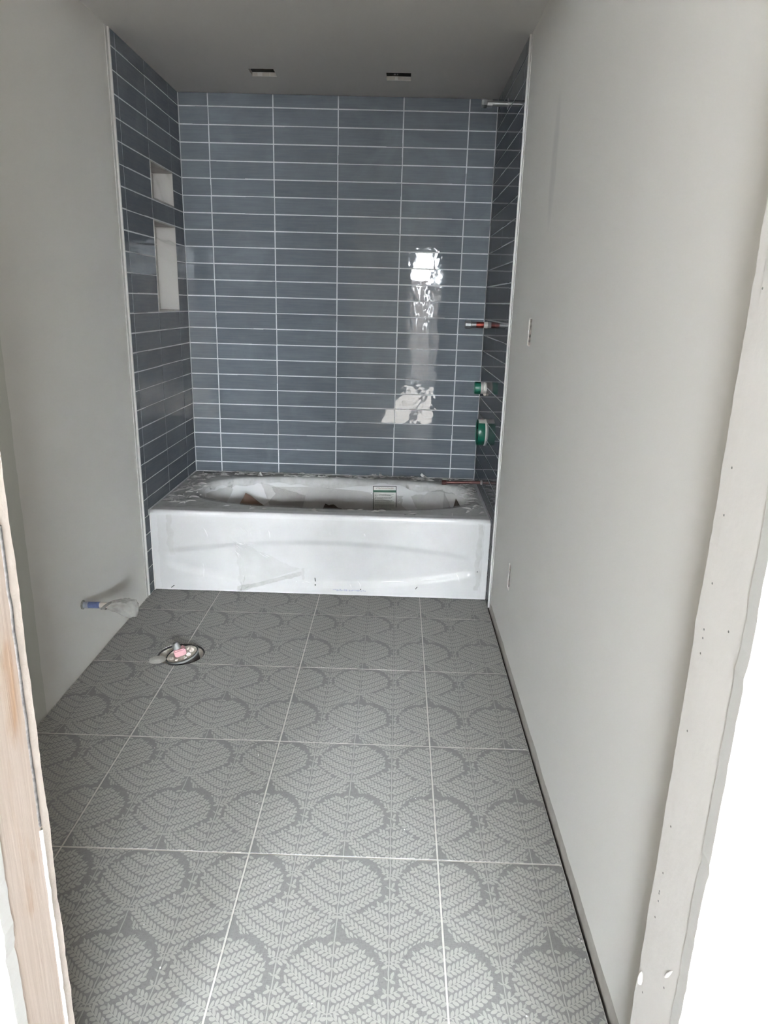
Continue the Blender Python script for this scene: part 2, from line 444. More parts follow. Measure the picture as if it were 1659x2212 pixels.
for ci in range(-1, 3):
    for ri in range(-1, 6):
        x0, x1 = FX+ci*FT+G, FX+(ci+1)*FT-G
        y1, y0 = FY-ri*FT-G, FY-(ri+1)*FT+G
        x0 = max(x0, WL+0.0045); x1 = min(x1, WR-0.0095); y1 = min(y1, TUBY+0.19); y0 = max(y0, YI)
        if x1-x0 < 0.02 or y1-y0 < 0.02: continue
        bm = bmesh.new(); add_box(bm, x0, x1, y0, y1, -0.012, 0.0)
        top = [e for e in bm.edges if all(v.co.z > -0.001 for v in e.verts)]
        bmesh.ops.bevel(bm, geom=top, offset=0.0008, segments=1, affect='EDGES')
        t = mesh_from('tile', bm, M_FERN, floor)
        if ci in (-1, 0) and ri in (0, 1):
            random.seed(3); cut(t, [hole_bm()])
        t.location.z = random.uniform(-0.0003, 0.0003)

# ------------------------------------------------------------------ setting: walls and ceiling
wl = tag(box('wall_left', WL-0.12, WL, YI, WB+0.12, 0-0.02, HC, M_LEFT), kind='structure')
cut(wl, [bbm(WL-NDEPTH, WL+0.1, NY0, NY1, a+0.003, b-0.002) for a, b in NICHES])
wr = tag(box('wall_right', WR, WR+0.12, YI, WB+0.12, -0.02, HC, M_RIGHT), kind='structure')
OUTLETS = ((-0.693, 0.056, 1.145, 1.236), (-0.684, 0.040, 0.262, 0.362))
def outlet_hole(yc, w, z0, z1, seed):
    random.seed(seed); pts = []
    for k in range(40):
        a = 2*math.pi*k/40; c, s = math.cos(a), math.sin(a)
        q = 1/max(abs(c)**9+abs(s)**9, 1e-9)**(1/9)
        pts.append(Vector((WR-0.05, yc+c*q*w/2*(1+random.uniform(-.07, .07)), (z0+z1)/2+s*q*(z1-z0)/2*(1+random.uniform(-.02, .02)))))
    return ragged(pts, Vector((0.11, 0, 0)))
cut(wr, [outlet_hole(*OUTLETS[0], 5), outlet_hole(*OUTLETS[1], 6)])
wb_ = tag(box('wall_back', WL-0.12, WR+0.12, WB, WB+0.12, -0.02, HC, M_PAINT), kind='structure')
ceil = tag(box('ceiling', WL-0.12, WR+0.12, YI, WB+0.12, HC, HC+0.016, M_CEIL), kind='structure')
CEILH = ((-0.178, -0.071, 0.195, 0.298), (0.398, 0.504, 0.207, 0.312))
def ceil_hole(x0, x1, y0, y1, seed):
    random.seed(seed); pts = []
    for (ax, ay), (bx, by) in (((x0, y0), (x1, y0)), ((x1, y0), (x1, y1)), ((x1, y1), (x0, y1)), ((x0, y1), (x0, y0))):
        for k in range(7):
            f = k/7; pts.append(Vector((ax+(bx-ax)*f+random.uniform(-.0012, .0012), ay+(by-ay)*f+random.uniform(-.0012, .0012), HC-0.05)))
    return ragged(pts, Vector((0, 0, 0.2)))
cut(ceil, [ceil_hole(*h, 20+i) for i, h in enumerate(CEILH)])
for i, (x0, x1, y0, y1) in enumerate(CEILH):
    bm = bmesh.new(); d = 0.002
    for a in ((x0-d, x0+0.0005, y0, y1), (x1-0.0005, x1+d, y0, y1), (x0, x1, y0-d, y0+0.0005), (x0, x1, y1-0.0008, y1+d)):
        add_box(bm, *a, HC+0.0015, HC+0.0145)
    mesh_from('gypsum_edge', bm, M_GYP, ceil)
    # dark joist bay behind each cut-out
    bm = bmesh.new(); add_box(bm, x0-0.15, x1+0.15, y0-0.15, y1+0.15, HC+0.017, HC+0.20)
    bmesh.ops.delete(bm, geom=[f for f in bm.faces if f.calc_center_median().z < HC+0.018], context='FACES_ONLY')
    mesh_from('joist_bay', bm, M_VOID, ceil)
    random.seed(40+i)
    for k in range(0 if i == 0 else 3):
        x = random.uniform(x0+0.02, x1-0.02)
        box('metal_glint', x, x+0.004, y1+0.03, y1+0.034, HC+0.030, HC+0.034, M_FOIL, ceil)  # tiny metal bits added as glints in the dark cavity

# tiling -----------------------------------------------------------------
tile_cache = {}
def tile_mesh(w, h):
    k = (round(w, 4), round(h, 4))
    if k not in tile_cache:
        bm = bmesh.new(); add_box(bm, -w/2, w/2, -h/2, h/2, 0, 0.0075)
        top = [e for e in bm.edges if all(v.co.z > 0.007 for v in e.verts)]
        bmesh.ops.bevel(bm, geom=top, offset=0.0014, segments=2, affect='EDGES')
        bmesh.ops.recalc_face_normals(bm, faces=bm.faces)
        me = bpy.data.meshes.new('tile'); bm.to_mesh(me); bm.free(); me.materials.append(M_TILE)
        tile_cache[k] = me
    return tile_cache[k]
GAP = 0.0027
def lay(parent, frame, s0, s1, z0, z1):
    """one tile; frame(s, z) -> point on the backing and the axes along, up, out"""
    w, h = s1-s0-GAP, z1-z0-GAP
    if w < 0.006 or h < 0.006: return
    me = tile_mesh(w, h)
    o = bpy.data.objects.new('tile', me); C.objects.link(o); o.parent = parent
    p, ax, up, out = frame((s0+s1)/2, (z0+z1)/2)
    m = Matrix((ax, up, out)).transposed().to_4x4(); m.translation = p + out*random.uniform(-0.0003, 0.0002)
    tilt = Matrix.Rotation(random.gauss(0, 0.0016), 4, 'X') @ Matrix.Rotation(random.gauss(0, 0.0006), 4, 'Y')
    o.matrix_local = m @ tilt
rows = [HC-0.001+GAP/2] + [Z0-i*RP for i in range(0, 40) if Z0-i*RP > 0.02] + [0.0]
def fb(s, z): return Vector((s, YB+0.0075, z)), Vector((1, 0, 0)), Vector((0, 0, 1)), Vector((0, -1, 0))
def fl(s, z): return Vector((XL-0.0075, s, z)), Vector((0, 1, 0)), Vector((0, 0, 1)), Vector((1, 0, 0))
def fr(s, z): return Vector((XR+0.0075, s, z)), Vector((0, -1, 0)), Vector((0, 0, 1)), Vector((-1, 0, 0))
random.seed(21)
cols_b = [XL] + [BX+i*TP for i in range(5)] + [XR]
for za, zb in zip(rows, rows[1:]):
    if za < TUBZ+0.012: break
    zb2 = max(zb, TUBZ+0.002)
    for a, b in zip(cols_b, cols_b[1:]): lay(wb_, fb, a+(0.001 if a == XL else 0), b, zb2, za)
for wall, frame in ((wl, fl), (wr, fr)):
    cols = [YT if wall is wl else YTR] + [YL+i*TP for i in range(3)] + [YB]
    for za, zb in zip(rows, rows[1:]):
        for ci, (a, b) in enumerate(zip(cols, cols[1:])):
            zm = (za+zb)/2
            if wall is wl and ci == 2 and any(n0 < zm < n1 for n0, n1 in NICHES): continue
            if ci == 0 and za < TUBZ+0.03: b = TUBY+0.004
            if ci > 0:
                if za < TUBZ+0.012: continue
                lo = max(zb, TUBZ+0.002)
            else: lo = max(zb, 0.001)
            lay(wall, frame, a, b, lo, za)
def grout_slab(name, x0, x1, y0, y1, z0, z1, parent, holes=()):
    o = box(name, x0, x1, y0, y1, z0, z1, M_GROUT, parent)
    if holes: cut(o, holes)
    return o
grout_slab('grout', XL+0.0005, XR-0.0005, YB+0.0012, WB, TUBZ-0.02, HC-0.004, wb_)
gl = grout_slab('grout', WL, XL-0.0013, YT, WB, 0.0, HC-0.004, wl, [bbm(WL-0.02, WL+0.1, NY0, NY1, a+0.003, b-0.002) for a, b in NICHES])
grout_slab('grout', XR+0.0013, WR, YTR, WB, 0.0, HC-0.004, wr)

# edge profiles where tile meets drywall
for nm, (x0, x1), par in (('trim_1', (WL, XL+0.0008), YT), ('trim_2', (XR-0.0008, WR), YTR)):
    t = tag(box(nm, x0, x1, par-0.007, par+0.0005, 0.0, HC-0.0005, M_TRIM, bevel=0.001), kind='structure')
    s = 1 if nm == 'trim_1' else -1
    xs = sorted((WL, WL+0.0018)) if s == 1 else sorted((WR, WR-0.0018))
    box('caulk_bead', xs[0], xs[1], par-0.026, par-0.007, 0.0, HC-0.0005, M_CAULK, t)

# marble lined niches
for i, (za, zb) in enumerate(NICHES):
    a, b = za+0.003, zb-0.002
    n = bpy.data.objects.new('niche', None); C.objects.link(n); n.parent = wl
    n['label'] = 'recessed marble shelf niche in the left tiled wall, %s' % ('upper square one' if i == 0 else 'lower tall one')
    t = 0.006; x0, x1 = WL-NDEPTH, XL+0.001
    e = 0.0006
    zsplit = [a+t, b-t] if i == 0 else [a+t, b-t-0.075, b-t]
    for p, q in zip(zsplit, zsplit[1:]):
        box('marble_panel', x0+e, x0+t, NY0+t, NY1-t, p+0.0018, q-0.0018, M_MARBLE, n)
    box('grout_joint', x0+e, x0+t-0.0004, NY0+t, NY1-t, a+t, b-t, M_CAULK, n)
    for nm, *bb in (('marble_side', x0+e, x1, NY0+e, NY0+t, a+e, b-e), ('marble_side', x0+e, x1, NY1-t, NY1-e, a+e, b-e),
                    ('marble_head', x0+e, x1, NY0+t, NY1-t, b-t, b-e), ('marble_sill', x0+e, x1, NY0+t, NY1-t, a+e, a+t)):
        box(nm, *bb, M_MARBLE, n)

# door wall: two drywall skins on a stud frame, the opening without a casing
def skin(name, y0, y1, mat, parent, jitter, seed, x0=WL-0.12, x1=WR+0.12, top=HC, off=0.0):
    random.seed(seed); dz = 2.06; pts = [(x0, 0), (DL-off, 0)]
    zs = [0.0125*k for k in range(1, 164)]
    j = lambda z: 0.0012*nz(z*9, seed)+random.uniform(-jitter, jitter)*(0.3 if random.random() < 0.9 else 0.9)
    for z in zs: pts.append((DL-off+j(z), z))
    pts += [(DL-off, dz), (DR+off, dz)]
    for z in reversed(zs): pts.append((DR+off-j(z+5), z))
    pts += [(DR+off, 0), (x1, 0), (x1, top), (x0, top)]
    bm = ragged([Vector((x, y0, z)) for x, z in pts], Vector((0, y1-y0, 0)))
    return mesh_from(name, bm, mat, parent)
wf = tag(skin('wall_front', YS0, YI, M_CREAM, None, 0.0014, 31, off=0.0022), kind='structure')
wf.data.materials.append(M_PRIMED)
for f in wf.data.polygons:
    if f.center.x > 0.5 and abs(f.normal.x) > 0.3: f.material_index = 1
skin('hall_drywall', YO, YS1, M_HALLW, wf, 0.0020, 32, -3.2, 3.4, 2.55, off=-0.0018)
box('jamb_stud', WL, DL-0.0004, YS1, YS0, 0, HC, M_LUMBER, wf)
box('jamb_stud', DR+0.0004, WR, YS1, YS0, 0, HC, M_PRIMED, wf)
box('header', DL-0.003, DR+0.003, YS1, YS0, 2.063, HC, M_LUMBER, wf)
# strips in the joint between the left stud and the inner drywall
sheet('caulk_bead', lambda u, v: Vector((DL-0.003+0.006*math.sin(math.pi*v)+0.001*nz(u*60, 1), YS0-0.0055+0.008*v+0.0012*nz(u*22, 5), u*0.62)), 90, 8, M_BEAD, wf)
sheet('metal_strip', lambda u, v: Vector((DL-0.002+0.0035*math.sin(math.pi*v), YS0-0.005+0.0085*v+0.0016*nz(u*14, 9), 0.625+u*0.40)), 60, 6, M_FOIL, wf)
# dried drips and putty filled nail holes on the right stud
random.seed(8)
for k in range(26):
    z = random.uniform(0.05, 1.6)
    lathe('nail_hole', [(0.0016, 0.0), (0.0012, 0.0005), (0, 0.0006)], M_GREYP, wf, 8, axis_x((DR+0.0006, YS0+random.uniform(-0.003, -0.0015) if k > 3 else YS0-0.055, z)))
lathe('paint_drip', [(0.0, -0.018), (0.0022, -0.010), (0.003, 0.0), (0.002, 0.010), (0, 0.022)], M_PRIMED, wf, 12, Matrix.Translation((DR+0.0008, YS1+0.028, 0.49)) @ Matrix.Rotation(0.5, 4, 'X'))
lathe('paint_drip', [(0.0, -0.012), (0.004, -0.008), (0.005, 0.0), (0.003, 0.008), (0, 0.012)], M_PRIMED, wf, 12, Matrix.Translation((DR+0.002, YS0+0.012, 0.40)))

# hall behind the camera with its window and glass door (they light the room and mirror in the tiles)
HX0, HX1, HH = -3.2, 3.4, 2.55
tag(box('floor_hall', HX0, HX1, HALL_Y-0.12, YO-0.0005, -0.20, 0.0, M_HALLF), kind='structure')
tag(box('ceiling_hall', HX0, HX1, HALL_Y-0.12, YO, HH, HH+0.1, M_HALLW), kind='structure')
tag(box('wall_hall_left', HX0-0.12, HX0, HALL_Y-0.12, YO, -0.1, HH, M_HALLW), kind='structure')
tag(box('wall_hall_right', HX1, HX1+0.12, HALL_Y-0.12, YO, -0.1, HH, M_HALLW), kind='structure')
wh = tag(box('wall_hall_far', HX0, HX1, HALL_Y-0.12, HALL_Y, 0, HH, M_HALLW), kind='structure')
cut(wh, [bbm(-1.15, -0.32, HALL_Y-0.3, HALL_Y+0.1, 0.20, 2.30), bbm(0.60, 2.50, HALL_Y-0.3, HALL_Y+0.1, -0.1, 2.02)])
def glazing(name, x0, x1, z0, z1, cols, fw=0.06):
    w = tag(box(name, x0, x1, HALL_Y-0.09, HALL_Y-0.03, z0, z0+fw, M_FRAME), kind='structure')
    box('frame', x0, x1, HALL_Y-0.09, HALL_Y-0.03, z1-fw, z1, M_FRAME, w)
    n = len(cols)-1
    for c in cols: box('mullion', max(x0, c-fw/2), min(x1, c+fw/2), HALL_Y-0.09, HALL_Y-0.03, z0+fw, z1-fw, M_FRAME, w)
    for a, b in zip(cols, cols[1:]): box('pane', a, b, HALL_Y-0.062, HALL_Y-0.058, z0+fw, z1-fw, M_PANE, w)
glazing('window_1', -1.15, -0.32, 0.20, 2.30, [-1.12, -0.35])
glazing('door_1', 0.60, 2.50, 0.0, 2.02, [0.63, 0.98, 1.60, 2.47])
tag(box('ground', -30, 30, -40, HALL_Y-0.12, -0.25, -0.15, M_GRASS), kind='structure')
fe = thing('screen_fence', 'brown board fence added beyond the glass door to cut off the mirrored sky', 'fence', (0, -9.5, -0.15))  # added fence, height set to hide low sky in the tile reflection
random.seed(77)
for k in range(38):
    x = -4.0+k*0.21; hgt = 1.80+random.uniform(-0.02, 0.02)
    box('fence_board', x, x+0.195, -0.012, 0.012, 0, hgt, M_FENCE, fe)

# ------------------------------------------------------------------ bath tub
tub = thing('bathtub', 'white alcove bathtub with arched recess in its apron, under the tiled wall', 'bathtub', (0, 0, 0))
TX0, TX1, TYB = XL+0.0015, XR-0.0015, YB-0.001
random.seed(1)
def apron_y(x, z):
    """front face: a shallow panel pressed in between an upper arch and a lower smile"""
    top = 0.262-0.125*(x-0.19)**2; bot = 0.030+0.165*(x-0.165)**2
    def sm(t): t = max(0, min(1, t)); return t*t*(3-2*t)
    k = sm((top-z)/0.034)*sm((z-bot)/0.034)*sm((0.70-abs(x-0.165))/0.06)
    return TUBY + 0.013*k
def apron_pt(u, v):
    x = TX0+(TX1-TX0)*u; H = TUBZ-0.014
    z = 0.003+(H-0.003)*v
    return Vector((x, apron_y(x, z), z))
sheet('apron', apron_pt, 120, 70, M_ENAMEL, tub)
def sup(t, a, b, n): 
    c, s = math.cos(t), math.sin(t)
    return (a*math.copysign(abs(c)**(2/n), c), b*math.copysign(abs(s)**(2/n), s))
OCX, OCY, OA, OB, ON = 0.203, 0.205, 0.672, 0.283, 2.7
def ring_pts(cx, cy, a, b, n, z, N_=160):
    return [Vector((cx+p[0], cy+p[1], z)) for p in (sup(2*math.pi*(k+0.5)/N_, a, b, n) for k in range(N_))]
def rect_pts(z, inset, N_=160):
    out = []; x0, x1, y0, y1 = TX0+inset*0.2, TX1-inset*0.2, TUBY+inset, TYB
    for q in ring_pts(OCX, OCY, OA, OB, ON, z, N_):
        d = q-Vector((OCX, OCY, z)); s = 1e9
        if d.x > 1e-9: s = min(s, (x1-OCX)/d.x)
        if d.x < -1e-9: s = min(s, (x0-OCX)/d.x)
        if d.y > 1e-9: s = min(s, (y1-OCY)/d.y)
        if d.y < -1e-9: s = min(s, (y0-OCY)/d.y)
        out.append(Vector((OCX+d.x*s, OCY+d.y*s, z)))
    # snap the nearest points onto the corners
    for cxy in ((x0, y0), (x1, y0), (x0, y1), (x1, y1)):
        k = min(range(N_), key=lambda i: (out[i].x-cxy[0])**2+(out[i].y-cxy[1])**2); out[k] = Vector((*cxy, z))
    return out
def basin():
    bm = bmesh.new(); loops = []
    R = 0.014
    for k in range(6):
        a = math.pi/2*k/5
        loops.append(rect_pts(TUBZ-R+R*math.sin(a), R*(1-math.cos(a))))
    loops.append(rect_pts(TUBZ, R+0.0015))
    loops += [ring_pts(OCX, OCY, OA+0.016, OB+0.016, ON, TUBZ), ring_pts(OCX, OCY, OA+0.012, OB+0.012, ON, TUBZ), ring_pts(OCX, OCY, OA, OB, ON, TUBZ-0.003), ring_pts(OCX, OCY, OA-0.010, OB-0.009, ON, TUBZ-0.014)]
    for d, ins in ((0.04, 0.016), (0.10, 0.03), (0.18, 0.05), (0.25, 0.075), (0.285, 0.10), (0.30, 0.14)):
        loops.append(ring_pts(OCX+ins*0.35, OCY, OA-ins*1.6, OB-ins, ON, TUBZ-d))
    vl = [[bm.verts.new(p) for p in l] for l in loops]
    for a, b in zip(vl, vl[1:]):
        for k in range(160):
            k2 = (k+1) % 160; bm.faces.new((a[k], a[k2], b[k2], b[k]))
    bm.faces.new(vl[-1])
    bmesh.ops.remove_doubles(bm, verts=bm.verts[:], dist=1e-6)
    return mesh_from('basin', bm, M_ENAMEL, tub, True)
basin()
# caulk along the sides and dark scuffs on the apron
box('caulk_joint', XL+0.0002, XL+0.004, TUBY-0.004, TUBY+0.012, 0.0, TUBZ-0.02, M_CAULK, tub)
def txt(name, body, size, mat, M, parent, sx=1.0, depth=0.0003):
    cu = bpy.data.curves.new(name, 'FONT'); cu.body = body; cu.size = size; cu.align_x = 'CENTER'; cu.align_y = 'CENTER'; cu.extrude = depth
    t = bpy.data.objects.new(name, cu); C.objects.link(t)
    bpy.context.view_layer.update()
    me = bpy.data.meshes.new_from_object(t.evaluated_get(bpy.context.evaluated_depsgraph_get()))
    bpy.data.objects.remove(t); me.materials.clear()
    me.transform(M @ Matrix.Diagonal((sx, 1, 1, 1)))
    return link(name, me, mat, parent)
txt('printed_word', 'PROFLO', 0.012, M_BLACK, Matrix.Translation((0.560, -0.137, TUBZ+0.0004)) @ Matrix.Rotation(0.0, 4, 'Z'), tub, 1.12)
for (x, z, w, h_, r) in ((0.1435, 0.066, 0.004, 0.020, -0.12), (0.1445, 0.044, 0.005, 0.009, 0), (0.60, 0.048, 0.003, 0.014, 0.6), (0.868, 0.135, 0.003, 0.006, 0.2), (0.350, 0.032, 0.004, 0.005, 0.3), (-0.50, 0.018, 0.003, 0.018, 0.9)):
    bm = bmesh.new(); add_box(bm, -w/2, w/2, -0.0004, 0.0004, -h_/2, h_/2)
    o = mesh_from('scuff_mark', bm, M_BLACK, tub); o.location = (x, apron_y(x, z)-0.0006, z); o.rotation_euler = (0, r, 0)
# smeared ink stamp near the apron's foot: strokes too faded to read
random.seed(15); bm = bmesh.new(); x = 0.225
while x < 0.372:
    w = random.uniform(0.002, 0.006); hh = random.uniform(0.003, 0.008)
    z = 0.026+random.uniform(-0.002, 0.002)
    add_box(bm, x, x+w, TUBY-0.0005, TUBY+0.0135, z-hh/2, z+hh/2, (0, apron_y(x, z)-TUBY, 0)); x += w+random.uniform(0.001, 0.004)
o = mesh_from('ink_stamp', bm, M_INK, tub); o['kind'] = 'stuff'

box('overflow_tab', -0.284, -0.262, 0.448, 0.452, 0.336, 0.370, M_PVC, tub, bevel=0.0015)
box('dark_tab_strip', -0.287, -0.252, 0.453, 0.456, 0.330, 0.345, M_DARK, tub)  # dark strip just below the white tab
# sticker on the inside of the far rim
stk = thing('installation_label', 'white printed instruction sticker with green stripe on the far inside of the bathtub', 'label')
LA, LB = Vector((0.376, 0.4665, 0.3485)), Vector((0.499, 0.4665, 0.3515))
ldown = (Vector((0.380, 0.4455, 0.208))-LA)
lu = (LB-LA); ln = lu.cross(-ldown).normalized(); LW, LH = lu.length, ldown.length
ux, uy = lu.normalized(), (-ldown).normalized(); ln = ux.cross(uy)
LM = Matrix((ux, uy, ln)).transposed().to_4x4(); LM.translation = LA + ldown*0.5 + lu*0.5 + ln*0.012
def lbl(name, x0, x1, y0, y1, z, mat, dz=0.0004):
    bm = bmesh.new(); add_box(bm, x0, x1, y0, y1, z, z+dz); bmesh.ops.transform(bm, matrix=LM, verts=bm.verts[:]); return mesh_from(name, bm, mat, stk)
lbl('border', -LW/2, LW/2, -LH/2, LH/2, 0, M_BLACK)
lbl('paper', -LW/2+0.0035, LW/2-0.0035, -LH/2+0.0035, LH/2-0.0035, 0.0003, M_WHITEP)
lbl('green_stripe', -LW/2, LW/2, LH/2-0.034, LH/2-0.022, 0.0006, M_GREENP)
txt('heading', 'ATTENTION INSTALLERS', 0.0105, M_REDP, LM @ Matrix.Translation((0, LH/2-0.0125, 0.0009)), stk, 0.80)
random.seed(4); bm = bmesh.new()
for k, (yy, nline) in enumerate(((0.044, 2), (0.060, 2), (0.077, 3), (0.099, 3), (0.120, 2), (0.134, 1))):
    for j in range(nline):
        x = -LW/2+0.009; end = LW/2-random.uniform(0.009, 0.03); y = LH/2-yy-j*0.0058
        while x < end:
            w = random.uniform(0.003, 0.010); add_box(bm, x, min(end, x+w), y-0.0011, y+0.0011, 0.0006, 0.0009); x += w+0.0016
bmesh.ops.transform(bm, matrix=LM, verts=bm.verts[:])
tag(mesh_from('print_lines', bm, M_GREYP, stk), kind='stuff')

# ------------------------------------------------------------------ protective film and paper in the bath
fm = thing('protective_film', 'clear crinkled polythene film stuck over the bathtub rim and apron', 'plastic film')
def rim_pt(u, v):
    th = 2*math.pi*u
    p = sup(th, 1, 1, ON)
    edge = 0.018+0.012*nz(u*23, 2.1)          # outer edge runs ragged just inside the walls
    ox = OCX+p[0]*(OA+0.012+0.010*nz(u*31, 7)); oy = OCY+p[1]*(OB+0.010+0.008*nz(u*27, 3))
    d = Vector((p[0]*OA, p[1]*OB, 0)); s = 1e9
    for k, (lo, hi, o_) in enumerate(((TX0, TX1, OCX), (TUBY+0.03, TYB, OCY))):
        if d[k] > 1e-6: s = min(s, (hi-0.012-o_)/d[k])
        if d[k] < -1e-6: s = min(s, (lo+0.012-o_)/d[k])
    s = min(s, 1.16) if abs(p[0]) > 0.85 and p[1] < 0.3 else s
    far = Vector((OCX+d.x*s, OCY+d.y*s, TUBZ))
    crump = 0.4+0.6*max(0, nz(p[0]*2.3, p[1]*2.3, 9)+0.35)
    if p[1] > 0.2: crump *= 1.5
    if p[1] < -0.7: crump *= 0.35
    if v < 0.62:
        f = v/0.62; q = far.lerp(Vector((ox, oy, TUBZ)), f)
        z = TUBZ+0.0022+crump*(0.007*abs(nz(q.x*34, q.y*34, 1))+0.008*max(0, ridge(q.x*22, q.y*38, 4))**3)
        if f < 0.1: z += 0.012*max(0, nz(u*60, 4))*(1 if p[1] > 0.3 else 0.2)
        return Vector((q.x, q.y, z))
    f = (v-0.62)/0.38; drop = (0.035+0.03*nz(u*17, 8))*f*(0.35 if p[1] < -0.5 else 1.0)
    ins = 0.006+0.014*f*abs(nz(u*21, f*2, 6))
    return Vector((ox-p[0]*(ins+0.012+0.014*f), oy-p[1]*(ins+0.010+0.012*f), TUBZ+0.002-drop+0.004*crump*nz(u*90, v*9)))
sheet('rim_film', rim_pt, 420, 22, M_FILMR, fm)
def apron_film(u, v):
    x = TX0+0.03+(TX1-TX0-0.055)*u; x += 0.006*nz(v*9, u*4) if u < 0.02 or u > 0.98 else 0
    z = 0.012+(TUBZ-0.034)*v
    amp = 0.35+0.65*max(0, min(1, (0.42-abs(u-0.22))/0.25))
    if u > 0.9: amp = 1.0
    crease = max(0, ridge(x*16+z*20, z*11-x*6, 3))**5*0.0045+max(0, ridge(x*9-z*14, z*9, 8))**7*0.005
    return Vector((x, apron_y(x, z)-0.0022-amp*crease-0.0012*nz(x*11, z*11, 2), z))
sheet('apron_film', apron_film, 230, 70, M_FILM, fm)
# loose ends: creased strips at both ends of the apron, a gathered tail at the foot and two flaps in the bath
def strip(u, v, x0, w, z0, z1, seed):
    z = z0+(z1-z0)*v; x = x0+0.012*nz(z*14, seed)+w*(u-0.5)*(0.6+0.6*abs(nz(z*20, seed+3)))
    return Vector((x, apron_y(x, z)-0.006-0.010*abs(nz(x*60, z*18, seed))-0.006*max(0, ridge(x*40, z*9, seed)), z))
sheet('film_strip', lambda u, v: strip(u, v, -0.495, 0.034, 0.17, 0.362, 1), 12, 60, M_FILMS, fm)
sheet('film_strip', lambda u, v: strip(u, v, 0.868, 0.030, 0.05, 0.362, 2), 12, 80, M_FILMS, fm)
def tail(u, v):
    # a gathered triangle: from the crease at mid height down to the foot
    a = Vector((-0.215, 0, 0.250)); b = Vector((0.075, 0, 0.120)); c = Vector((-0.190, 0, 0.012))
    p = a*(1-u)*(1-v)+b*u*(1-v)+c*v
    p.x += 0.010*nz(v*6, u*5, 3)
    return Vector((p.x, apron_y(p.x, p.z)-0.006-0.016*max(0, ridge(p.x*13+p.z*6, p.z*8, 6))**2-0.006*abs(nz(p.x*40, p.z*30)), p.z))
sheet('film_tail', tail, 44, 44, M_FILM, fm)
def roll(u, v):
    th = 2*math.pi*v; r = 0.008+0.007*abs(nz(u*9, v*3, 12))
    p = Vector((-0.205, 0, 0.016)).lerp(Vector((0.085, 0, 0.105)), u)
    if u < 0.25: r *= 1.9-3.6*u
    return Vector((p.x, TUBY-0.010+r*math.cos(th)*0.6, p.z+r*math.sin(th)))
sheet('film_roll', roll, 50, 10, M_FILMS, fm)
def tab(u, v):
    return Vector((0.085+0.012*u+0.004*nz(v*4, 1), TUBY-0.006-0.006*math.sin(3*u)-0.004*nz(v*5, u), 0.075+0.055*v))
sheet('film_tab', tab, 6, 14, M_FILMS, fm)
def flap(a, b, c, d, seed, name='film_flap'):
    a, b, c, d = map(Vector, (a, b, c, d))
    def f(u, v):
        p = (a*(1-u)+b*u)*(1-v)+(d*(1-u)+c*u)*v
        p.y += 0.018*nz(u*3, v*3, seed)+0.007*max(0, ridge(u*5+v*3, v*4, seed))
        p.z += 0.010*nz(u*4, v*4, seed+5)
        return p
    return sheet(name, f, 26, 22, M_FLAP, fm)
flap((-0.205, 0.40, 0.366), (0.035, 0.345, 0.315), (0.020, 0.25, 0.235), (-0.120, 0.27, 0.235), 3)
flap((-0.435, 0.20, 0.350), (-0.335, 0.41, 0.352), (-0.375, 0.25, 0.235), (-0.430, 0.15, 0.25), 14)
def drape(u, v):  # added tan sheet: brownish shading of the lower basin wall as film colour
    x = -0.30+1.02*u; z = 0.318+0.018*math.sin(u*5.0)-0.13*v+0.004*nz(u*6, v*3)
    return Vector((x, 0.448-0.075*v*v-0.004*abs(nz(u*9, v*4, 2)), z))
sheet('tan_shade_film', drape, 60, 20, M_FLAP, fm)
flap((0.572, 0.31, 0.338), (0.735, 0.36, 0.366), (0.80, 0.22, 0.25), (0.63, 0.24, 0.24), 8)
flap((0.74, 0.33, 0.366), (0.845, 0.17, 0.372), (0.80, 0.10, 0.30), (0.73, 0.20, 0.27), 19)

# torn bits standing up along the wall and near-white crease strips painted in as the apron film's glints
random.seed(52)
def shred(x, y, w, h_, lean, seed):
    def f(u, v):
        t = (1-v)**1.2 if True else 1
        return Vector((x+w*(u-0.5)*(0.25+0.75*(1-v))+lean*v+0.004*nz(u*3, v*5, seed), y-0.006*v-0.004*nz(u*4, v*4, seed+1), TUBZ+0.003+h_*v*(0.7+0.5*nz(u*4, 3, seed))))
    sheet('film_shred', f, 6, 6, M_SHRED, fm)
for x, y, w, h_, l in ((-0.44, 0.50, 0.10, 0.016, 0.02), (-0.40, 0.46, 0.06, 0.022, -0.01), (-0.33, 0.50, 0.05, 0.018, 0.01), (-0.22, 0.48, 0.03, 0.030, 0.004),
                       (-0.50, 0.36, 0.05, 0.012, 0.01), (0.02, 0.53, 0.06, 0.010, 0.01), (0.36, 0.545, 0.09, 0.020, 0.015), (0.42, 0.545, 0.04, 0.024, -0.01),
                       (0.60, 0.548, 0.06, 0.012, -0.02), (0.655, 0.545, 0.03, 0.034, -0.025), (0.68, 0.54, 0.05, 0.010, 0.01), (0.83, 0.47, 0.07, 0.014, 0.0), (0.87, 0.30, 0.04, 0.012, 0.0), (0.86, 0.10, 0.06, 0.008, 0.0)):
    shred(x, y, w, h_, l, random.random()*20)
bm = bmesh.new()
